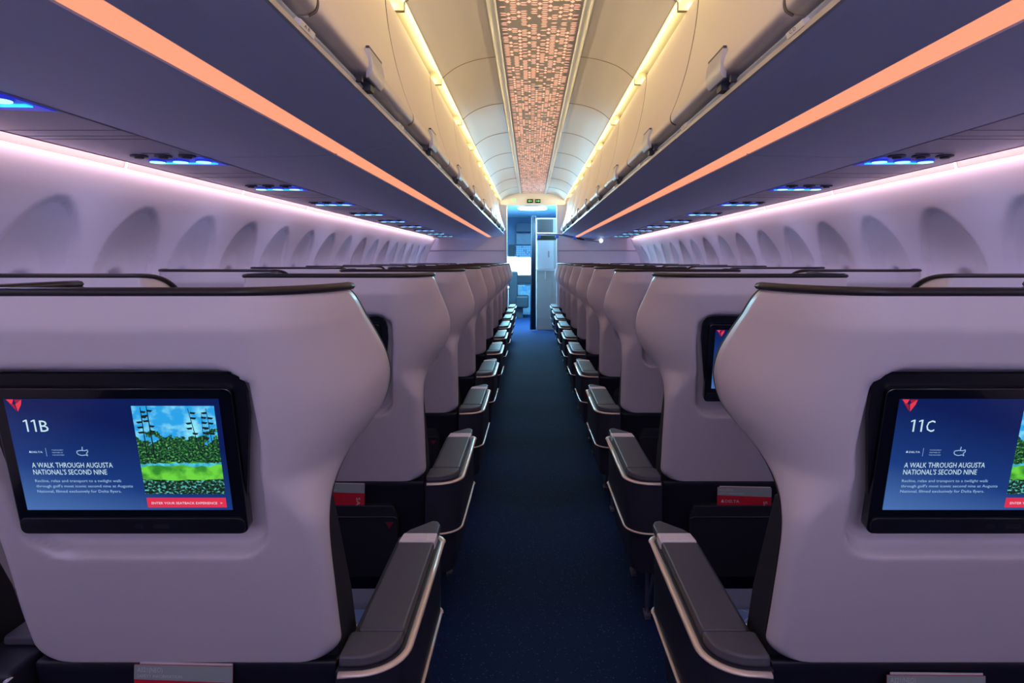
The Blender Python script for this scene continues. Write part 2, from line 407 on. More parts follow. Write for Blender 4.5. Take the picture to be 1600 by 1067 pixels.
# glowing patterned panels down the middle
def pattern_panel(y0, y1, label):
    r = empty('patterned_light_panel', (0, y0, 2.385), label, 'light panel', 'patterned glowing panels on the ceiling centreline')
    boxo('panel_plate', (-.193, .193, 0.003, y1 - y0 - .003, 0, .012), M_GLYPHB, r)
    V = []; F = []
    def poly(pts):
        o = len(V); V.extend([(x, y, -.0015) for x, y in pts]); F.append(list(range(o, o + len(pts))))
    W = .0485; L = y1 - y0; n = int(L / .0245)
    for c in range(-4, 4):
        cx = (c + .5) * W
        run = 0
        for j in range(n):
            y = .012 + j * .0245
            if random.random() < .62:
                sk = .008 if j % 2 else -.008
                poly([(cx - .0120 - sk * .6, y - .0048), (cx + .0120 - sk * .6, y - .0048), (cx + .0120 + sk * .6, y + .0048), (cx - .0120 + sk * .6, y + .0048)])
    for c in range(-3, 4):
        cx = c * W
        for j in range(n // 2):
            y = .024 + j * .049 + (.0245 if c % 2 else 0)
            if y > L - .02: continue
            if random.random() < .62:
                poly([(cx - .0105, y), (cx, y - .017), (cx + .0105, y), (cx, y + .017)])
    mesh_obj('glowing_pattern', V, F, M_GLYPH, r)
ys = [Y0, .42, 2.553, 4.687, 6.82, 8.95, Y1 - .03]
for i in range(6): pattern_panel(ys[i], ys[i + 1], 'ceiling panel with glowing orange lattice pattern, %s from the camera' % ORD[i])
bm = bmesh.new(); box(bm, -.03, .03, -.012, .012, -.006, .004)
o = bm_obj('ceiling_vent', bm, M_WHITE, bevel=.002); o.location = (.0, 4.22, 2.381); tag(o, 'small slotted fitting in the middle of the patterned ceiling light', 'sensor')
boxo('slot', (-.018, .018, -.004, .004, -.008, -.003), M_DARKCH, o)

# ------------------------------------------------------------------ overhead bins
def bin_unit(s, y0, y1, label):
    r = empty('overhead_bin', (0, y0, 0), label, 'overhead bin', 'overhead bins on the %s side' % SIDE[s]); L = y1 - y0; g = .004
    # underside body
    und = [(.497, 1.690), (.500, 1.681), (.520, 1.674), (.60, 1.652), (.698, 1.632), (.704, 1.640), (.762, 1.634), (.768, 1.624), (.95, 1.618), (1.15, 1.617), (1.247, 1.618), (1.25, 1.66), (1.25, 2.15), (.62, 2.19), (.61, 1.75), (.53, 1.74), (.53, 1.690)]
    bm = bmesh.new(); closed_x(bm, [(s * x, z) for x, z in und], g, L - g); bm_obj('bin_body', bm, M_BINUND, r)
    bm = bmesh.new(); closed_x(bm, [(s * .7005, 1.640), (s * .7015, 1.6345), (s * .731, 1.631), (s * .7655, 1.6275), (s * .766, 1.636), (s * .73, 1.641)], g + .006, L - g - .006)
    bm_obj('light_strip', bm, M_ORANGE, r)
    # channel with rails
    bm = bmesh.new(); closed_x(bm, [(s * x, z) for x, z in ((.504, 1.712), (.511, 1.722), (.528, 1.722), (.528, 1.706), (.509, 1.704))], g, L - g)
    bm_obj('channel_rail', bm, M_RAIL, r, bevel=.001, seg=1)
    bm = bmesh.new(); closed_x(bm, [(s * x, z) for x, z in ((.4955, 1.683), (.4975, 1.6975), (.505, 1.6985), (.512, 1.696), (.502, 1.680))], g, L - g)
    bm_obj('lip_strip', bm, M_LIP, r, bevel=.001, seg=1)
    bm = bmesh.new(); closed_x(bm, [(s * x, z) for x, z in ((.514, 1.697), (.518, 1.7035), (.524, 1.7035), (.524, 1.696))], g, L - g)
    bm_obj('channel_cable', bm, M_RAIL, r)
    # two doors
    dp = smooth_path([(.580, 0, 2.222), (.578, 0, 2.18), (.565, 0, 2.08), (.538, 0, 1.95), (.508, 0, 1.85), (.487, 0, 1.795), (.476, 0, 1.768), (.478, 0, 1.746), (.494, 0, 1.735)], 6)
    back = [(.54, 1.735), (.62, 2.1), (.60, 2.218)]
    for q in range(2):
        bm = bmesh.new(); yy0 = q * L / 2 + .0035; yy1 = (q + 1) * L / 2 - .0035
        pr = [(s * p.x, p.z) for p in dp] + [(s * x, z) for x, z in back]
        rows = []
        for yv, ins in ((yy0, .016), (yy0 + .003, .007), (yy0 + .010, .0015), (yy0 + .018, 0), (yy1 - .018, 0), (yy1 - .010, .0015), (yy1 - .003, .007), (yy1, .016)):
            rows.append([bm.verts.new((x + s * ins, yv, z)) for x, z in pr])
        n = len(pr)
        for a, c in zip(rows, rows[1:]):
            for i in range(n): bm.faces.new((a[i], a[(i + 1) % n], c[(i + 1) % n], c[i]))
        bm.faces.new(rows[0]); bm.faces.new(rows[-1][::-1])
        d = bm_obj('bin_door', bm, M_BINDOOR, r)
        me = d.data; me.polygons.foreach_set('use_smooth', [len(p.vertices) == 4 for p in me.polygons])
        bm = bmesh.new(); sweep(bm, [(s * (p.x + .004), yy1 + .0035, p.z) for p in dp], .006, .006, 6, up=Vector((1, 0, 0))); bm_obj('door_seal', bm, M_SEAMD2, d)
        # latch in the middle of the lower edge
        yc = (yy0 + yy1) / 2 - .06
        bm = bmesh.new()
        lp = [(.486, 1.808), (.4750, 1.804), (.4695, 1.786), (.466, 1.764), (.466, 1.738), (.476, 1.722), (.484, 1.722), (.484, 1.745), (.49, 1.79)]
        closed_x(bm, [(s * x, z) for x, z in lp], yc - .072, yc + .072)
        lt = bm_obj('latch_handle', bm, M_LATCH, d, bevel=.002)
        boxo('latch_edge', (*sorted((s * .4745, s * .4835)), yc - .074, yc + .074, 1.8015, 1.808), M_DARKCH, d)
        boxo('latch_hook', (*sorted((s * .490, s * .512)), yc - .09, yc - .075, 1.708, 1.726), M_DARKCH, d)
        boxo('latch_hook', (*sorted((s * .484, s * .512)), yc - .02, yc + .02, 1.702, 1.728), M_DARKCH, d)
    return r
BINY = [.25 + 2.13 * k for k in range(-1, 5)]
for s in (-1, 1):
    for i, y in enumerate(BINY):
        y1 = y + 2.13 if i < 5 else Y1 - .06
        bin_unit(s, y, y1, 'overhead bin with orange light strip under it, %s side, %s from the camera' % (SIDE[s], ORD[i]))
# row placards on the bin lip
for s in (-1, 1):
    for i in range(9):
        y = 1.30 + .94 * i
        r = empty('row_placard', (s * .502, y, 1.697), 'small clear row-letter placard clipped to the %s bin lip, %s from the camera' % (SIDE[s], ORD[i]), 'placard', 'row placards on the bin lips')
        bm = bmesh.new(); closed_x(bm, [(s * -.006, -.004), (s * -.010, .010), (s * .003, .016), (s * .010, .006)], -.042, .042); bm_obj('placard_body', bm, M_WHITE, r, bevel=.002)
        if i < 3:
            V = []; F = []
            fr = (lambda u, v: (-.0107 + .0018 + v * .05, -u, .004 + v * .9)) if s < 0 else (lambda u, v: (.0, 0, 0))
            def fr(u, v, s=s): return (s * (-.0080 - (v + .002) * .30), u * s * -1, .0025 + v * .95)
            add_text(V, F, 'A B' if s < 0 else 'C D', fr, -.022, -.001, .03, .007)
            mesh_obj('row_letters', V, F, M_TXTD, r)

# ------------------------------------------------------------------ passenger service panels outboard of the bins
PZ = 1.617
for s in (-1, 1):
    for i in range(-2, 10):
        y = 1.50 + .94 * i                           # centre of the lights
        if y > 10.5: continue
        X = lambda u: s * u
        r = empty('service_panel', (0, y, 0), 'overhead service panel with three cyan-lit reading lights, %s side, %s from the camera' % (SIDE[s], (ORD[i] if i >= 0 else 'just behind' if i == -1 else 'well behind')), 'service panel', 'reading light panels above the seats')
        bm = bmesh.new(); box(bm, *sorted((s * 1.255, s * 1.612)), -.455, .475, PZ, PZ + .02); bm_obj('panel', bm, M_PSU, r, bevel=.002)
        for q in (-.41, -.55 + .94):
            boxo('panel_seam', (*sorted((s * 1.256, s * 1.611)), q - .002, q + .002, PZ - .0006, PZ + .002), M_DKSEAM, r)
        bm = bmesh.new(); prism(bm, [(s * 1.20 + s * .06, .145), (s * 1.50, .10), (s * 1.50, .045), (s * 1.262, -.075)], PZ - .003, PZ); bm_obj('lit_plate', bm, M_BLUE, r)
        for q in range(3):
            cx = s * (1.288 + .088 * q)
            bm = bmesh.new(); disc(bm, cx, 0, PZ - .010, PZ - .002, .031); f = bm_obj('reading_light', bm, M_BLUE, r, bevel=.002)
            bm = bmesh.new(); disc(bm, cx, 0, PZ - .0125, PZ - .009, .026); bm_obj('lens', bm, M_LENS, f)
            cx = s * (1.300 + .088 * q)
            bm = bmesh.new(); disc(bm, cx, -.095, PZ - .006, PZ, .030); f = bm_obj('air_vent', bm, M_VENT, r, bevel=.002)
            bm = bmesh.new(); disc(bm, cx, -.095, PZ - .012, PZ - .005, .016); bm_obj('nozzle', bm, M_DARKCH, f, bevel=.002)
        bm = bmesh.new(); prism(bm, [(s * 1.275, .062), (s * 1.50, .052), (s * 1.50, .074), (s * 1.275, .086)], PZ - .006, PZ - .002); bm_obj('sign_strip', bm, M_CYAN, r)
        boxo('speaker_slot', (*sorted((s * 1.34, s * 1.44)), -.145, -.138, PZ - .001, PZ + .002), M_DKSEAM, r)
    ntrim += 1; bm = bmesh.new(); closed_x(bm, [(s * 1.612, PZ - .002), (s * 1.614, PZ + .002), (s * 1.611, PZ + .05), (s * 1.607, PZ + .05), (s * 1.60, PZ + .024), (s * 1.25, PZ + .024), (s * 1.25, PZ + .02), (s * 1.612, PZ + .02)], Y0, Y1)
    tag(bm_obj('trim_%d' % ntrim, bm, mat('panel_edge_%d' % ntrim, (.16, .15, .18), .5)), kind='structure')

# ------------------------------------------------------------------ seats
LEAN = .425; ZB = .512
th = math.atan(LEAN); cT, sT = math.cos(th), math.sin(th)
def yp(z): return -LEAN * (min(z, 1.135) - ZB) - (max(z - 1.135, 0)) * .05
XE = smooth_tab([(.50, .275), (.60, .279), (.70, .283), (.80, .284), (.85, .284), (.89, .293), (.925, .316), (.96, .336), (1.01, .346), (1.055, .341), (1.10, .330), (1.15, .319), (1.19, .311)])
DE = smooth_tab([(.50, .035), (.60, .03), (.72, .03), (.80, .045), (.85, .09), (.89, .165), (.925, .235), (.96, .285), (1.01, .314), (1.055, .32), (1.10, .30), (1.15, .258), (1.19, .215)])
XI = smooth_tab([(.50, .276), (.62, .270), (.725, .259), (.90, .247), (1.10, .236), (1.19, .226)])
DI = smooth_tab([(.50, .035), (.80, .04), (.92, .10), (1.02, .22), (1.10, .29), (1.19, .31)])
ZT = 1.184
SCR_X, SCR_ZT, SCR_ZB = 0.182, 1.049, .793
def rec_mask(u, z):
    """1 inside the monitor recess"""
    zc, hz = .912, .163; hu = .190 + .026 * (z - .75) / .3
    r = .05
    v = (z - zc)
    dx = max(abs(u) - (hu - r), 0); dz = max(abs(v) - (hz - r), 0)
    d = math.hypot(dx, dz) - r        # <0 inside
    return sstep(-d / .014 + .3)
def build_shell(s, wide, off=0.0, grow=0.0, name='back_shell'):
    """outer shell as a grid; s=+1 aisle edge to +x"""
    zs = [];
    N = 100
    for i in range(N + 1): zs.append(ZB + (ZT - ZB) * i / N)
    zs = sorted(set([ZB, ZB + .001, ZB + .004, ZB + .009, ZB + .016] + zs[2:-2] + [ZT - .014, ZT - .008, ZT - .003, ZT]))
    us = []
    NI, NF, NO = 12, 70, 18
    V = []; F = []; rows = []
    for z in zs:
        xe = interp(XE, z) + grow; de = interp(DE, z) + (.004 if off else 0); xi = interp(XI, z) + grow * .6; di = interp(DI, z)
        if wide:
            xe = xe + .09 * sstep((z - .8) / .2); de *= .8; xi -= .028 * sstep((z - .85) / .2); di = min(di, .13)
        # rounded lower corners
        rr = .045; t = rr - (z - ZB)
        if t > 0: cut = rr - math.sqrt(max(rr * rr - t * t, 0)); xe -= cut; xi -= cut
        rr = .03; t = rr - (ZT - z)
        if t > 0: xe -= (rr - math.sqrt(max(rr * rr - t * t, 0))) * .25
        u0 = min(.235, xe - .02) if not wide else .25
        u0 = min(u0, .225 + (.02 if wide else 0)); w0 = sstep((z - .80) / .1)
        u0 = (xe - .030) * (1 - w0) + min(xe - .03, .205) * w0
        i0 = (xi - .030) * (1 - w0) + (xi - .04) * w0
        row = []
        for k in range(NI):                                   # inner wing, front to back
            a = (1 - k / NI) * PI / 2
            row.append((-(i0 + (xi - i0) * math.sin(a)), di * (1 - math.cos(a))))
        for k in range(NF + 1): row.append((-i0 + (u0 + i0) * k / NF, 0))
        for k in range(1, NO + 1):
            a = k / NO * PI / 2
            row.append((u0 + (xe - u0) * math.sin(a), de * (1 - math.cos(a))))
        out = []
        for u, dy in row:
            y = yp(z) + dy + off
            if dy == 0: y += (.036 + .022 * sstep((z - .80) / .25)) * rec_mask(u, z)
            zz = z
            if wide and u < -i0: zz = ZB + (z - ZB) * (1 - .075 * (dy / di) ** 2)
            out.append((s * u, y, zz))
        rows.append(out)
    n = len(rows[0])
    for r_ in rows: V.extend(r_)
    for i in range(len(rows) - 1):
        for j in range(n - 1):
            a = i * n + j; q = (a, a + 1, a + n + 1, a + n); F.append(q if s > 0 else q[::-1])
    return V, F, rows
th = math.atan(.253); cT, sT = math.cos(th), math.sin(th)     # the monitor hangs steeper than the shell
MY, MZ = -.144, .803                                          # lower front edge of the monitor
def frame(v0, du=0, doff=0):
    """point of the monitor plane: u to the image's right, v up along its slope; doff towards the viewer"""
    def fr(u, v): return Vector((u + du, MY - doff * cT - (v + v0) * sT, MZ - doff * sT + (v + v0) * cT))
    return fr
def slab(bm, fr, u0, u1, v0, v1, depth, rad=0, n=5):
    pts = []
    if rad:
        for cx, cy, a0 in ((u1 - rad, v1 - rad, 0), (u0 + rad, v1 - rad, 90), (u0 + rad, v0 + rad, 180), (u1 - rad, v0 + rad, 270)):
            for k in range(n + 1): a = math.radians(a0 + 90 * k / n); pts.append((cx + rad * math.cos(a), cy + rad * math.sin(a)))
    else: pts = [(u1, v1), (u0, v1), (u0, v0), (u1, v0)]
    nb = Vector((0, cT, sT)) * depth
    a = [bm.verts.new(fr(*p)) for p in pts]; c = [bm.verts.new(fr(*p) + nb) for p in pts]
    bm.faces.new(a); bm.faces.new(c[::-1])
    for i in range(len(pts)): j = (i + 1) % len(pts); bm.faces.new((a[j], a[i], c[i], c[j]))
DW, DH = .318, .1877
D_V0 = .0444; SCR_X = .178; SCR_H = .2486
def seat_screen(s, root, dx):
    """monitor with its content; dx = lateral shift of the unit"""
    fr = frame(0, dx, 0)
    bm = bmesh.new(); H = SCR_H
    slab(bm, fr, -SCR_X, SCR_X, 0, H, .022, .012)
    m = bm_obj('monitor', bm, M_BEZEL, root, bevel=.003)
    bm = bmesh.new(); slab(bm, lambda u, v: fr(u, v) + Vector((0, -cT, -sT)) * .003, -SCR_X * .98, SCR_X * .985, .003, .030, .004, .010)
    bm_obj('lower_bar', bm, M_BEZEL2, m, bevel=.001)
    bm = bmesh.new(); g = lambda u, v: fr(u, v) + Vector((0, -cT, -sT)) * .0036
    slab(bm, g, .005, .018, .013, .021, .002, .003); slab(bm, g, .034, .058, .013, .021, .002, .002)
    bm_obj('usb_port', bm, mat('port_grey_%s%s' % (s, root.name[:3]), (.05, .055, .07), .3), m)
    bm = bmesh.new(); slab(bm, g, -.012, .085, .006, .027, .0005, .009); bm_obj('jack_plate', bm, M_BEZEL2, m)
    dz = frame(D_V0, dx, 0)
    def F_(off): return lambda fx, fy: dz((fx - .5) * DW, (1 - fy) * DH) + Vector((0, -cT, -sT)) * off
    p0 = F_(.0008); p1 = F_(.0013); p2 = F_(.0018)
    def quadobj(name, pts, mm, f=p1): 
        return mesh_obj(name, [f(*p) for p in pts], [list(range(len(pts)))], mm, m)
    quadobj('display', [(0, 1), (1, 1), (1, 0), (0, 0)], M_DISP, p0)
    quadobj('landscape_picture', [(.588, .85), (.975, .85), (.975, .06), (.588, .06)], M_PIC)
    # trees drawn in the picture
    V = []; F = []
    def q(pts): o = len(V); V.extend([p2(*p) for p in pts]); F.append(list(range(o, o + len(pts))))
    for x, b0, t0, w_, l in ((.625, .50, .07, .006, .004), (.66, .52, .06, .007, -.002), (.88, .48, .08, .005, -.03), (.945, .45, .08, .004, -.01), (.90, .46, .12, .003, .012)):
        q([(x, b0), (x + w_, b0), (x + w_ * .6 + l, t0), (x + l, t0)])
        for kk in range(5):
            ty = t0 + .03 + kk * .045; sx = random.choice((-1, 1)) * .028
            q([(x + l * .7, ty), (x + l * .7 + sx, ty + .006), (x + l * .7 + sx * .7, ty + .022), (x + l * .7, ty + .018)])
    mesh_obj('picture_trees', V, F, E_TRUNK, m)
    quadobj('start_button', [(.59, .975), (.973, .975), (.973, .885), (.59, .885)], E_BTN)
    V = []; F = []
    for tri in ([(.012, .004), (.047, .004), (.035, .05)], [(.085, .004), (.078, .05), (.057, .11), (.052, .045)]):
        o = len(V); V.extend([p1(*p) for p in tri]); F.append(list(range(o, o + len(tri))))
    mesh_obj('corner_logo', V, F, E_LOGO1, m)
    V = []; F = []
    for tri in ([(.022, .03), (.047, .05), (.052, .105)], [(.050, .006), (.082, .006), (.056, .035)]):
        o = len(V); V.extend([p1(*p) for p in tri]); F.append(list(range(o, o + len(tri))))
    mesh_obj('logo_facet', V, F, E_LOGO2, m)
    def fm(off=.0014):
        f = F_(off); return lambda u, v: f(u / DW, 1 - v / DH)
    def T(V, F, s_, fx, fy, fw, fh): add_text(V, F, s_, fm(.0019), fx * DW, (1 - fy) * DH, fw * DW, fh * DH)
    V = []; F = []
    T(V, F, "A WALK THROUGH AUGUSTA", .070, .605, .385, .048); T(V, F, "NATIONAL'S SECOND NINE", .070, .668, .352, .048)
    T(V, F, 'DELTA', .082, .472, .052, .016)
    o = len(V); V.extend([p1(*p) for p in ((.068, .472), (.079, .472), (.0735, .452))]); F.append([o, o + 1, o + 2])
    mesh_obj('headline', V, F, E_WHITE, m)
    V = []; F = []
    T(V, F, 'Recline, relax and transport to a twilight walk', .070, .738, .415, .026)
    T(V, F, "through golf's most iconic second nine at Augusta", .070, .786, .465, .026)
    T(V, F, 'National, filmed exclusively for Delta flyers.', .070, .834, .405, .026)
    T(V, F, 'TOURNAMENT', .178, .452, .056, .010); T(V, F, 'PARTNER OF', .180, .474, .050, .010); T(V, F, 'THE MASTERS', .178, .496, .056, .010)
    o = len(V); V.extend([p1(*p) for p in ((.149, .505), (.1505, .505), (.1505, .43), (.149, .43))]); F.append([o, o + 1, o + 2, o + 3])
    mesh_obj('caption', V, F, E_PALE, m)
    V = []; F = []; T(V, F, 'ENTER YOUR SEATBACK EXPERIENCE', .612, .943, .318, .022); T(V, F, '>', .945, .943, .010, .022); mesh_obj('button_lettering', V, F, E_WHITE, m)
    # outline emblem beside the caption
    bm = bmesh.new(); ol = [(.298, .456), (.316, .450), (.336, .453), (.347, .444), (.349, .462), (.341, .476), (.345, .500), (.338, .490), (.318, .496), (.302, .488), (.296, .472), (.298, .456)]
    for a, c in zip(ol, ol[1:]):
        A, B = p2(*a), p2(*c); d = (B - A).normalized(); n_ = d.cross(Vector((0, -cT, -sT))) * .0006
        v = [bm.verts.new(x) for x in (A - n_, B - n_, B + n_, A + n_)]; bm.faces.new(v)
    v = [bm.verts.new(p2(*x)) for x in ((.322, .448), (.324, .418), (.328, .418), (.326, .448))]; bm.faces.new(v)
    bm_obj('outline_emblem', bm, E_PALE, m)
    return m, fm
def seat_number(fm, m, txt):
    V = []; F = []; f = fm(.0014); x = .066 * DW; y0 = (1 - .285) * DH; h = .105 * DH; cw = .0118
    for ch in txt:
        if ch == '1':
            for pts in ([(.0052, 0), (.0076, 0), (.0076, h), (.0052, h)], [(.0012, h * .80), (.0052, h * .88), (.0076, h), (.0054, h), (.0012, h * .90)]):
                o = len(V); V.extend([f(x + a, y0 + c) for a, c in pts]); F.append(list(range(o, o + len(pts))))
            x += cw
        else: add_text(V, F, ch, f, x + .0015, y0, .0125, h); x += .0155
    return mesh_obj('seat_number', V, F, E_WHITE, m)

def arc_corner(cx, cy, r, a0, a1, n=8):
    return [(cx + r * math.cos(math.radians(a0 + (a1 - a0) * k / n)), cy + r * math.sin(math.radians(a0 + (a1 - a0) * k / n))) for k in range(n + 1)]
def mk_seat(s, kind):
    """s=+1: aisle-side edge points to +x.  kind 'aisle' or 'window'"""
    wide = kind == 'window'
    root = empty('first_class_seat', (0, 0, 0))
    root.name = 'first_class_seat'
    V, F, rows = build_shell(s, wide)
    sh = mesh_obj('back_shell', V, F, M_SHELL, root, smooth=True)
    md = sh.modifiers.new('thickness', 'SOLIDIFY'); md.thickness = .007; md.offset = -1
    V, F, _ = build_shell(s, wide, off=.010, grow=-.0015)
    ln = mesh_obj('inner_liner', V, F, M_LINER, root, smooth=True); md = ln.modifiers.new('thickness', 'SOLIDIFY'); md.thickness = .010; md.offset = -1
    # rubber rim along the top edge
    top = rows[-1]; bm = bmesh.new()
    sweep(bm, [(x, y + .008, z + .004) for x, y, z in top], .024, .014, 8); bm_obj('top_rim', bm, M_RIM, root, smooth=True)
    # dark plate the monitor is mounted on, at the back of the recess
    du = 0.0; fb = frame(0, du, -.010)
    bm = bmesh.new(); pts = [(-.174, .03), (.174, .03), (.196, .20), (.196, .235), (.192, .252), (.182, .263), (.168, .267), (-.168, .267), (-.182, .263), (-.192, .252), (-.196, .235), (-.196, .20)]
    nb = Vector((0, cT, sT)) * .008
    a = [bm.verts.new(fb(*p)) for p in pts]; c = [bm.verts.new(fb(*p) + nb) for p in pts]
    bm.faces.new(a); bm.faces.new(c[::-1])
    for i in range(len(pts)): j = (i + 1) % len(pts); bm.faces.new((a[j], a[i], c[i], c[j]))
    bm_obj('monitor_backplate', bm, M_BEZEL2, root)
    m, fm = seat_screen(s, root, du)
    # cushions
    bm = bmesh.new()
    prof = [(0.06, .24), (.10, .352), (.30, .348), (.48, .350), (.48, .25)]
    a = [bm.verts.new((-.255 * 1, y, z)) for y, z in prof]; c = [bm.verts.new((.255, y, z)) for y, z in prof]
    bm.faces.new(a); bm.faces.new(c[::-1])
    for i in range(len(prof)): j = (i + 1) % len(prof); bm.faces.new((a[j], a[i], c[i], c[j]))
    bm_obj('seat_cushion', bm, M_FAB, root, bevel=.012, seg=3)
    boxo('cushion_front', (-.255, .255, .484, .585, .25, .352), M_FABP, root, bevel=.02, seg=3)
    bm = bmesh.new(); zz = [.44, .60, .80, 1.00, 1.13]
    prof = [(yp(z) + .07, z) for z in zz] + [(yp(z) + .15 + (.02 if z > 1 else 0), z) for z in zz[::-1]]
    a = [bm.verts.new((-.19, y, z)) for y, z in prof]; c = [bm.verts.new((.19, y, z)) for y, z in prof]
    bm.faces.new(a); bm.faces.new(c[::-1])
    for i in range(len(prof)): j = (i + 1) % len(prof); bm.faces.new((a[j], a[i], c[i], c[j]))
    bm_obj('backrest_cushion', bm, M_FAB, root, bevel=.018, seg=3)
    # side bolster seen between shell and armrest
    bm = bmesh.new(); prof = [(.03, .40), (.03, .50), (yp(.7) + .045, .70), (yp(.82) + .05, .82), (yp(.82) + .12, .82), (yp(.6) + .14, .60), (.16, .44)]
    for q in (-1, 1):
        bm = bmesh.new()
        a = [bm.verts.new((q * .215, y, z)) for y, z in prof]; c = [bm.verts.new((q * .272, y, z)) for y, z in prof]
        bm.faces.new(a); bm.faces.new(c[::-1])
        for i in range(len(prof)): j = (i + 1) % len(prof); bm.faces.new((a[j], a[i], c[i], c[j]))
        bm_obj('side_bolster', bm, M_LINER, root, bevel=.006)
    # lower back panel with literature pocket
    bm = bmesh.new(); prof = [(.006, .511), (.004, .505), (.006, .49), (.012, .474), (.030, .30), (.035, .20), (.08, .20), (.08, .505)]
    a = [bm.verts.new((-.272, y, z)) for y, z in prof]; c = [bm.verts.new((.272, y, z)) for y, z in prof]
    bm.faces.new(a); bm.faces.new(c[::-1])
    for i in range(len(prof)): j = (i + 1) % len(prof); bm.faces.new((a[j], a[i], c[i], c[j]))
    bm_obj('lower_panel', bm, M_NAVY, root, bevel=.004)
    bm = bmesh.new(); pts = [(-.185, .205), (.185, .205), (.19, .40), (.175, .432), (.165, .436), (-.165, .436), (-.175, .432), (-.19, .40)]
    a = [bm.verts.new((x, -.008 - (.436 - z) * .02, z)) for x, z in pts]; c = [bm.verts.new((x, .024, z)) for x, z in pts]
    bm.faces.new(a); bm.faces.new(c[::-1])
    for i in range(len(pts)): j = (i + 1) % len(pts); bm.faces.new((a[j], a[i], c[i], c[j]))
    pk = bm_obj('literature_pocket', bm, M_POCKET, root, bevel=.004)
    bm = bmesh.new(); sweep(bm, [(x, -.0115, z) for x, z in ((-.186, .395), (-.176, .40), (.176, .40), (.186, .395))], .004, .004, 6); bm_obj('pocket_seam', bm, M_NAVY, pk)
    bm = bmesh.new(); v = [bm.verts.new(p) for p in ((.148, -.0125, .385), (.176, -.0125, .385), (.162, -.0125, .362))]; bm.faces.new(v)
    bm_obj('pocket_logo', bm, M_TAGRED, pk)
    # aisle-side armrest and console (also on the window side of window seats)
    X = lambda x: s * x
    def S_(poly): return [(s * x, y) for x, y in poly]
    ZP = .542; xi, xo = .296, .384
    bm = bmesh.new(); prism(bm, S_([(xi, .052), (xo, .052), (xo, .424), (xi, .424)]), ZP - .022, ZP); bm_obj('armrest_pad', bm, M_PAD, root, bevel=.006, seg=3)
    bm = bmesh.new(); prism(bm, S_([(xi - .012, .047), (xi - .012, -.030)] + arc_corner(xo - .072, .042, .072, -90, 0) + [(xo, .049), (xi, .049)]), ZP - .022, ZP - .001); bm_obj('armrest_cap', bm, M_PAD, root, bevel=.006, seg=3)
    bm = bmesh.new(); prism(bm, S_([(xi - .001, .426), (xo + .001, .426), (xo + .001, .474), (xi + .003, .474)]), ZP - .022, ZP + .001); bd = bm_obj('armrest_band', bm, M_BAND, root, bevel=.004, seg=3)
    bm = bmesh.new(); prism(bm, S_([(xi + .022, .434), (xi + .066, .434), (xi + .066, .466), (xi + .022, .466)]), ZP + .0005, ZP + .002); bm_obj('release_button', bm, M_BAND, bd)
    bm = bmesh.new(); prism(bm, S_([(xi + .004, .476), (xo, .476), (xo, .530), (xo - .010, .552), (xo - .024, .556), (xi + .014, .500)]), ZP - .022, ZP - .001); bm_obj('armrest_tip', bm, M_PAD, root, bevel=.004, seg=2)
    def console_poly(o=0, yf=.50):
        return S_([(xi - .014, -.040 - o)] + arc_corner(xo + .008 - .078, .038, .078 + o, -90, 0) + [(xo + .008 + o, .30), (xo + .008 + o, yf - .03)] + arc_corner(xo - .022, yf - .03, .030 + o, 0, 80, 4) + [(xi - .014, yf)])
    bm = bmesh.new(); prism(bm, console_poly(0), .345, ZP - .020); bm_obj('armrest_console', bm, M_CONSOLE, root, bevel=.003)
    def low_poly(o):
        return S_([(xi - .01, -.02 - o)] + arc_corner(xo - .075, .045, .070 + o, -90, 0) + [(xo - .004 + o, .30), (xo - .004 + o, .43)] + [(xo - .03, .46), (xi - .01, .46)])
    bm = bmesh.new(); A = low_poly(0); B = [(x * .985, y * .93 + .01) for x, y in A]
    a = [bm.verts.new((x, y, .345)) for x, y in A]; c = [bm.verts.new((x, y, .215)) for x, y in B]
    bm.faces.new(a); bm.faces.new(c[::-1])
    for i in range(len(A)): j = (i + 1) % len(A); bm.faces.new((a[j], a[i], c[i], c[j]))
    bm_obj('console_skirt', bm, M_CONSOLE, root, bevel=.004)
    def trim_path(z, o, yf, sl=0):
        base = [(xi - .008, -.043 - o)] + arc_corner(xo + .008 - .078, .038, .078 + o, -90, 0, 10) + [(xo + .009 + o, .15), (xo + .009 + o, .30), (xo + .008 + o, yf - .03)]
        base += arc_corner(xo - .022, yf - .03, .032 + o, 0, 75, 4)
        return [(s * x, y, z + sl * y) for x, y in base]
    bm = bmesh.new(); sweep(bm, trim_path(ZP - .024, .002, .505), .018, .008, 8); bm_obj('upper_trim', bm, M_TRIM, root, smooth=True)
    bm = bmesh.new(); sweep(bm, trim_path(.356, .001, .500, -.03), .010, .006, 8); bm_obj('lower_trim', bm, M_TRIM, root, smooth=True)
    if wide:   # console between the two seats, on the inner side
        bm = bmesh.new(); prism(bm, [(-s * .280, -.04), (-s * .378, -.04), (-s * .378, .44), (-s * .280, .44)], .30, .515); cc = bm_obj('centre_console', bm, M_CONSOLE, root, bevel=.01)
        bm = bmesh.new(); prism(bm, [(-s * .300, .04), (-s * .370, .04), (-s * .370, .42), (-s * .300, .42)], .516, .535); bm_obj('console_pad', bm, M_PAD, cc, bevel=.006)
        bm = bmesh.new(); sweep(bm, [(-s * .284, -.044, .505), (-s * .284, .44, .505)], .008, .005, 6); sweep(bm, [(-s * .374, -.044, .505), (-s * .374, .44, .505)], .008, .005, 6); bm_obj('console_trim', bm, M_BAND, cc)
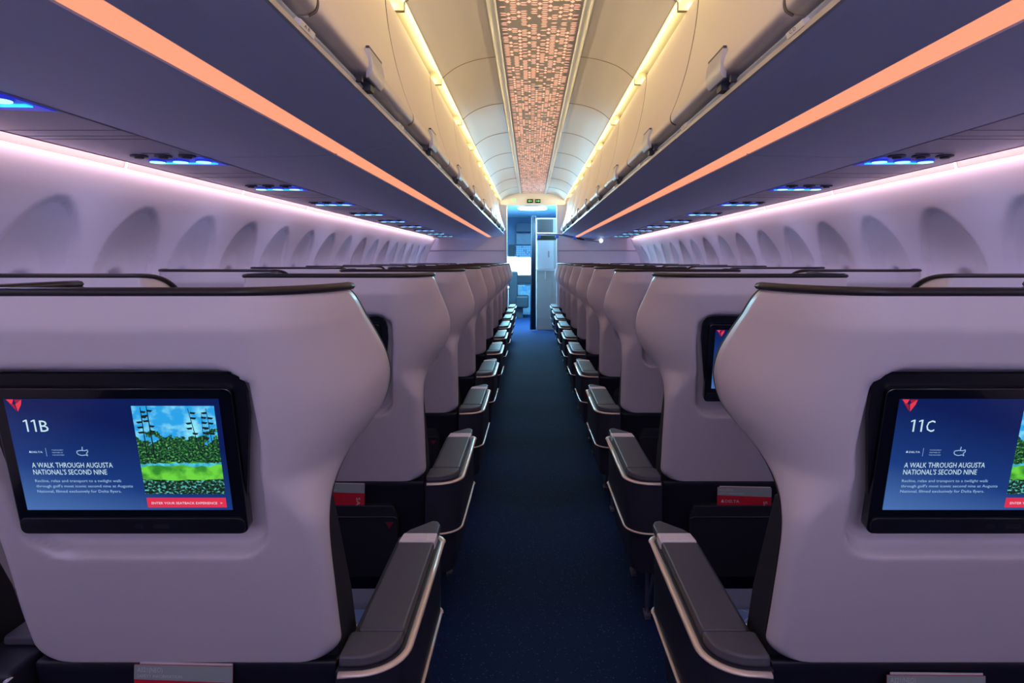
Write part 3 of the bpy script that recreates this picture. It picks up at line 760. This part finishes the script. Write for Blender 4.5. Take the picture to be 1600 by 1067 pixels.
    # seat structure: legs
    for yy in (.12, .42):
        for xx in (-.20, .30):
            bm = bmesh.new(); sweep(bm, [(s * xx, yy, .30), (s * xx, yy + .02, .012)], .022, .014, 8, up=Vector((1, 0, 0)))
            sweep(bm, [(s * xx, yy - .10, .20), (s * xx, yy + .018, .012)], .012, .010, 6, up=Vector((1, 0, 0)))
            box(bm, s * xx - .010, s * xx + .010, yy - .01, yy + .04, 0, .012); bm_obj('leg', bm, M_METAL, root)
    boxo('underseat_box', (-.24, .24, .10, .50, .21, .31), M_NAVY, root, bevel=.01)
    # belt lying on the cushion
    bm = bmesh.new(); sweep(bm, [(s * .262, .12, .47), (s * .245, .16, .44), (s * .20, .21, .37), (s * .13, .24, .358), (s * .06, .25, .356)], .046, .004, 8); bl = bm_obj('seat_belt', bm, M_BELT, root, smooth=True)
    bm = bmesh.new(); box(bm, -.03, .03, -.035, .035, -.009, .009); bk = bm_obj('belt_buckle', bm, mat('buckle_metal_%s_%s' % (s, kind), (.75, .75, .75), .25, metal=.7), bl, bevel=.004)
    bk.location = (s * .243, .150, .475); bk.rotation_euler = (0, s * .5, 0)
    return root, m, fm
PITCH = .94; ROWY = 1.147
SX = .662; SX2 = 1.322
CX = {'A': -SX2, 'B': -SX, 'C': SX, 'D': SX2}
protos = {}
for L_, s, kind in (('A', -1, 'window'), ('B', 1, 'aisle'), ('C', -1, 'aisle'), ('D', 1, 'window')):
    if kind == 'window': s_ = -1 if L_ == 'A' else 1
    else: s_ = s
    protos[L_] = mk_seat(s_, kind)
index_kids()
WHERE = {'A': 'window seat on the left side', 'B': 'aisle seat left of the aisle', 'C': 'aisle seat right of the aisle', 'D': 'window seat on the right side'}
EXTRA = {('B', 0): ', its screen reading 11B', ('C', 0): ', its screen reading 11C', ('C', 1): ', its screen half hidden'}
def add_seat_labels(root, L_, r):
    tag(root, '%s lavender-shelled %s%s' % (ORD[r], WHERE[L_], EXTRA.get((L_, r), '')), 'airplane seat', 'first class seats in pairs either side of the aisle')
for L_ in 'ABCD':
    root, m, fm = protos[L_]
    NR = 10
    for r in range(NR):
        if r == 0: R_, mm = root, m
        else:
            R_ = copy_tree(root); mm = [q for q in R_.children if q.name.startswith('monitor') and 'backplate' not in q.name][0] if False else None
            for q in bpy.data.objects:
                pass
        R_.location = (CX[L_], ROWY + PITCH * r, 0)
        add_seat_labels(R_, L_, r)
        R_['_row'] = r
bpy.context.view_layer.update()
for L_ in 'ABCD':
    root, m, fm = protos[L_]
    for R_ in [o for o in bpy.data.objects if o.parent is None and o.name.startswith('first_class_seat')]:
        if abs(R_.location.x - CX[L_]) < .01:
            mm = [q for q in R_.children if q.name.split('.')[0] == 'monitor'][0]
            if R_['_row'] < 5: seat_number(fm, mm, '%d%s' % (11 - R_['_row'], L_))
for o in bpy.data.objects:
    if '_row' in o: del o['_row']

# ------------------------------------------------------------------ safety cards in the pockets
def card(x, y, z, rot, label, tilt):
    r = empty('safety_card', (x, y, z), label, 'safety card', 'safety cards in the seat pockets'); r.rotation_euler = (.0, rot, 0)
    boxo('card_sheet', (-.088, .088, 0, .0015, 0, .225), M_RED, r)
    bm = bmesh.new(); v = [bm.verts.new(p) for p in ((-.088, -.0006, .199), (.088, -.0006, .196), (.088, -.0006, .225), (-.088, -.0006, .225))]; bm.faces.new(v); bm_obj('card_header', bm, M_CARDG, r)
    boxo('folded_edge', (-.08, .086, .003, .0045, .15, .2275), M_CARDP, r)
    fr = lambda u, v: Vector((u, -.0012, v))
    V = []; F = []; add_text(V, F, 'A321(NEO)', fr, -.082, .2125, .045, .009); add_text(V, F, 'SAFETY INFORMATION', fr, -.082, .2025, .08, .006)
    mesh_obj('header_lettering', V, F, M_CARDP, r)
    V = []; F = []; add_text(V, F, 'DELTA', fr, -.062, .176, .045, .009)
    o = len(V); V.extend([fr(-.077, .176), fr(-.065, .176), fr(-.071, .187)]); F.append([o, o + 1, o + 2])
    fr2 = lambda u, v: Vector((.062 + v, -.0012, .182 - u))
    add_text(V, F, 'SAFETY', fr2, 0, 0, .075, .013)
    mesh_obj('card_lettering', V, F, M_CARDP, r)
    return r
card(-SX - .004, ROWY - .004, .284, .02, 'red and grey safety card sticking out below the 11B screen', 0)
card(SX + .018, ROWY - .004, .266, .01, 'red and grey safety card sticking out below the 11C screen', 0)
card(-SX - .012, ROWY + PITCH - .004, .280, .02, 'red safety card in the second seat pocket left of the aisle', 0)
card(SX - .012, ROWY + PITCH - .004, .268, .02, 'red safety card in the second seat pocket right of the aisle', 0)

# ------------------------------------------------------------------ front bulkhead, galley, cockpit
def xz(px, py, d):
    return (px - 829) / 1000 * d + CXW, CH - (py - 407) / 1000 * d
xl = (791 - 829) * .011 + CXW; xr = (871 - 829) * .011 + CXW; zt = CH + .086 * 11
bm = bmesh.new(); box(bm, -1.95, xl, Y1, Y1 + .05, 0, 2.42); box(bm, xr, 1.95, Y1, Y1 + .05, 0, 2.42); box(bm, xl, xr, Y1, Y1 + .05, zt, 2.42)
tag(bm_obj('wall_front', bm, M_WALL), kind='structure')
for x0, x1 in ((-1.9, xl - .01), (xr + .01, 1.9)):
    ntrim += 1; tag(boxo('trim_%d' % ntrim, (x0, x1, Y1 - .012, Y1, 1.395, 1.41), M_PSU, bevel=.003), kind='structure')
ntrim += 1; bm = bmesh.new(); box(bm, xl - .015, xl + .015, Y1 - .02, Y1 + .06, 0, zt + .02); box(bm, xr - .015, xr + .015, Y1 - .02, Y1 + .06, 0, zt + .02)
tag(bm_obj('trim_%d' % ntrim, bm, M_WHITE, bevel=.004), kind='structure')
# ceiling end fascia: warm header below the patterned panel
ntrim += 1; bm = bmesh.new(); box(bm, -.56, .56, Y1 - .03, Y1, zt + .0, 2.40); tag(bm_obj('trim_%d' % ntrim, bm, M_CEIL, bevel=.004), kind='structure')
r = empty('exit_arrow_sign', (xz(834, 313.5, 11)[0], Y1 - .045, xz(834, 314.5, 11)[1]), 'black sign with two pale green arrows above the doorway', 'sign')
boxo('sign_plate', (-.115, -.012, -.01, .012, -.032, .032), M_SIGNB, r, bevel=.003); boxo('sign_plate', (.022, .115, -.01, .012, -.032, .032), M_SIGNB, r, bevel=.003)
bm = bmesh.new()
for c, d in ((-.062, -1), (.068, 1)):
    for pts in ([(c - .03, -.005), (c + .03, -.005), (c + .03, .005), (c - .03, .005)], [(c + d * .036, 0), (c + d * .012, .018), (c + d * .012, -.018)]):
        bm.faces.new([bm.verts.new((x, -.0115, z)) for x, z in pts])
bm_obj('arrow', bm, M_GREEN, r)
r = empty('exit_figure_sign', (xz(803, 313, 11)[0], Y1 - .045, xz(803, 313, 11)[1]), 'small lit green exit sign left of the arrow sign', 'sign')
bm = bmesh.new(); box(bm, -.045, .045, 0, .012, -.035, .035); bm_obj('sign_plate', bm, M_CEIL, r)
bm = bmesh.new()
for pts in ([(-.035, .028), (.035, .028), (.035, .022), (-.035, .022)], [(-.035, .02), (-.028, .02), (-.028, -.03), (-.035, -.03)], [(.028, .02), (.035, .02), (.035, -.03), (.028, -.03)], [(-.012, .015), (0, .018), (.012, 0), (.004, -.004)], [(0, 0), (.008, 0), (-.006, -.03), (-.014, -.03)], [(.002, 0), (.01, 0), (.02, -.03), (.012, -.03)]):
    bm.faces.new([bm.verts.new((x, -.001, z)) for x, z in pts])
bm_obj('figure', bm, M_GREEN, r)

GY = 15.5
bm = bmesh.new(); box(bm, -1.6, 1.6, Y1 + .05, GY, 2.24, 2.28); tag(bm_obj('ceiling_galley', bm, M_GALW), kind='structure')
bm = bmesh.new(); box(bm, -.95, -.90, Y1 + .05, GY, 0, 2.24); box(bm, .75, .80, Y1 + .05, GY, 0, 2.24); tag(bm_obj('wall_galley', bm, M_GALW), kind='structure')
# oval galley ceiling lamp
r = empty('galley_ceiling_lamp', (xz(832, 326, 11.9)[0], 11.9, 2.2), 'oval white ceiling lamp just beyond the doorway', 'ceiling lamp')
bm = bmesh.new(); sweep(bm, [(.24 * math.cos(a), .17 * math.sin(a), 0) for a in [2 * PI * k / 32 for k in range(33)]], .07, .05, 8, cap=False); bm_obj('lamp_ring', bm, M_GLOW, r, smooth=True)
bm = bmesh.new(); disc(bm, 0, 0, 0, .03, .21, 28, .72); bm_obj('lamp_housing', bm, M_GALW, r)
# closet / galley unit on the right of the doorway
CY = 11.35
def R(px0, px1, py0, py1, d): a = xz(px0, py1, d); c = xz(px1, py0, d); return a[0], c[0], a[1], c[1]
r = empty('galley_closet', (0, CY, 0), 'tall grey galley closet with a white door right of the curtain', 'closet')
x0, x1, z0, z1 = R(838, 884, 341, 512, CY)
boxo('closet_body', (x0, .745, 0, .55, 0.0, z1), M_CLOSET, r, bevel=.006)
def plate(name, pxs, m, dep, par, bev=.003):
    a0, a1, b0, b1 = R(*pxs, CY); return boxo(name, (a0, a1, -dep, .004, b0, b1), m, par, bevel=bev)
plate('upper_panel', (840, 864, 342, 363), M_CLOSETD, .012, r)
bm = bmesh.new(); a0, a1, b0, b1 = R(840, 880, 363, 366, CY); 
dr = plate('closet_door', (839.5, 865, 376, 420), mat('door_white', (.62, .70, .74), .35), .02, r)
a0, a1, b0, b1 = R(856.5, 858.5, 392, 402, CY); boxo('door_handle', (a0, a1, -.035, -.018, b0, b1), M_METAL, dr, bevel=.003)
plate('dark_gap', (839.5, 872, 368, 375), M_SIGNB, .008, r)
plate('ledge', (837, 868, 420.5, 423), M_WHITE, .05, r); plate('hook', (851, 853, 424, 436), M_WHITE, .03, r)
plate('lower_panel', (840, 863, 428, 498), M_CLOSET, .010, r)
# curtain bunched beside it
bm = bmesh.new(); x0, _, _, z1 = R(830, 838, 337, 508, 11.2); n = 26
A = []
for k in range(n + 1):
    t = k / n; A.append((x0 + t * .085, .022 * math.sin(t * PI * 7)))
lo = [bm.verts.new((x + (.0 if i else 0) - .02 * (1 - i / n), y, .02)) for i, (x, y) in enumerate(A)]; hi = [bm.verts.new((x, y, z1)) for x, y in A]
for i in range(n): bm.faces.new((lo[i], lo[i + 1], hi[i + 1], hi[i]))
o = bm_obj('galley_curtain', bm, M_CURTAIN, smooth=True); o.location = (0, 11.22, 0); tag(o, 'dark navy curtain gathered in the doorway beside the closet', 'curtain')
md = o.modifiers.new('thickness', 'SOLIDIFY'); md.thickness = .006
# rail reaching across the right bin end with a white lamp
r = empty('curtain_rail', (0, 10.75, 0), 'slim silver rail with blue clips and white lamp beside right bins', 'rail')
pp = lambda px, py, y: Vector((xz(px, py, 10.75)[0], y, xz(px, py, 10.75)[1]))
bm = bmesh.new(); sweep(bm, [pp(839, 365, 0), pp(872, 366, 0), pp(897, 371, 0)], .034, .034, 8); bm_obj('rail_tube', bm, M_METAL, r, smooth=True)
bm = bmesh.new(); sweep(bm, [pp(897, 371, 0), pp(913, 374.5, 0)], .03, .03, 8); bm_obj('dark_sleeve', bm, M_SIGNB, r, smooth=True)
bm = bmesh.new(); sweep(bm, [pp(913, 374, 0), pp(937, 376, 0)], .05, .05, 8); bm_obj('rail_extension', bm, M_METAL, r, smooth=True)
for px, py in ((842, 370), (870, 370), (898, 372)):
    bm = bmesh.new(); bmesh.ops.create_uvsphere(bm, u_segments=12, v_segments=8, radius=.03, matrix=Matrix.Translation(pp(px, py, -.02))); bm_obj('blue_clip', bm, M_BLUEP, r, smooth=True)
bm = bmesh.new(); bmesh.ops.create_uvsphere(bm, u_segments=12, v_segments=8, radius=.035, matrix=Matrix.Translation(pp(939, 376, 0))); bm_obj('lamp_head', bm, M_GLOW, r, smooth=True)
# cockpit seen through the open door
CKY = 14.6
def RC(a, b, c, d): return R(a, b, c, d, CKY)
bm = bmesh.new(); a0, a1, b0, b1 = RC(794, 845, 344, 540)
wl = boxo('wall_cockpit', (-.9, .75, CKY + .35, CKY + .4, 0, 2.24), M_COCK); tag(wl, kind='structure')
a0, a1, b0, b1 = RC(788, 834, 401, 430); o = boxo('window_%d' % (nwin + 1), (a0, a1, CKY + .30, CKY + .33, b0, b1), M_DAY, bevel=.02); tag(o, kind='structure')
r = empty('cockpit_overhead_panel', (0, CKY, 0), 'blue-lit cockpit overhead panel dotted with switches above the bright windshield', 'instrument panel')
a0, a1, b0, b1 = RC(806, 832, 383, 402); pl = boxo('panel_face', (a0, a1, .1, .2, b0, b1), M_COCK, r, bevel=.01)
bm = bmesh.new()
for i in range(9):
    for j in range(6):
        if random.random() < .8:
            x = a0 + (a1 - a0) * (i + .6) / 9.4; z = b0 + (b1 - b0) * (j + .6) / 6.4; box(bm, x - .010, x + .010, .085, .1, z - .011, z + .011)
bm_obj('switch_bank', bm, M_GALW, pl)
a0, a1, b0, b1 = RC(806, 832, 364, 382); boxo('upper_panel', (a0, a1, .12, .2, b0, b1), mat('panel_mid_blue', (.05, .09, .17), .4, noise=(12, .4)), r, bevel=.008)
a0, a1, b0, b1 = RC(806, 832, 348, 362); boxo('ceiling_board', (a0, a1, .0, .2, b0, b1), mat('board_navy', (.03, .05, .11), .5), r, bevel=.008)
a0, a1, b0, b1 = RC(795, 804, 382, 401); o = boxo('dark_locker', (a0, a1, CKY + .02, CKY + .2, b0, b1), M_COCKD, bevel=.008); tag(o, 'black locker left of the cockpit overhead panel', 'locker')
r = empty('instrument_pedestal', (0, CKY - .1, 0), 'cockpit centre pedestal with a red and a blue display', 'instrument panel')
a0, a1, b0, b1 = RC(800, 832, 430, 442); boxo('glareshield', (a0, a1, -.1, .3, b0, b1), M_COCKD, r, bevel=.01)
a0, a1, b0, b1 = RC(800, 830, 442, 477); boxo('pedestal_body', (a0, a1, 0, .3, 0, b1), mat('pedestal_blue', (.14, .24, .34), .5, noise=(14, .5)), r, bevel=.01)
a0, a1, b0, b1 = RC(802, 809, 444, 453); boxo('red_display', (a0, a1, -.01, .0, b0, b1), mat('display_red_glow', (.4, .03, .03), .4, emit=(.6, .06, .05), es=.5), r)
a0, a1, b0, b1 = RC(817, 823, 446, 453); boxo('blue_display', (a0, a1, -.01, .0, b0, b1), mat('display_blue_glow', (.02, .1, .5), .4, emit=(.05, .25, .9), es=.7), r)
bm = bmesh.new()
for i in range(10):
    x = a0 - .12 + .035 * (i % 5); z = .40 + .05 * (i // 5); box(bm, x, x + .015, -.03, 0, z + .25, z + .28)
bm_obj('lever', bm, M_WHITE, r)
r = empty('pilot_seat', (0, 13.6, 0), 'dark pilot seat in the cockpit doorway', 'seat')
bm = bmesh.new(); a0, a1, b0, b1 = R(803, 826, 478, 506, 13.6); box(bm, a0, a1, 0, .45, .22, .48); bm_obj('seat_cushion', bm, M_COCKD, r, bevel=.04)
bm = bmesh.new(); a0, a1, b0, b1 = R(795, 809, 462, 500, 13.6); box(bm, a0, a1, .0, .12, .30, 1.0); bm_obj('backrest', bm, M_COCKD, r, bevel=.03)
bm = bmesh.new(); box(bm, a0 + .02, a0 + .3, .1, .3, 0, .24); bm_obj('seat_base', bm, M_COCKD, r)
# door post with a small white light
r = empty('door_post_lamp', (xz(794, 450, 11.1)[0], 11.08, 0), 'slim white post with a round light left of the doorway', 'lamp')
bm = bmesh.new(); sweep(bm, [(.0, .0, .0), (0, 0, CH - .045 * 11.1)], .018, .018, 8); bm_obj('post', bm, M_WHITE, r, smooth=True)
bm = bmesh.new(); bmesh.ops.create_uvsphere(bm, u_segments=12, v_segments=8, radius=.02, matrix=Matrix.Translation((0, 0, CH - .043 * 11.1 + .015))); bm_obj('lamp_head', bm, M_GLOW, r, smooth=True)
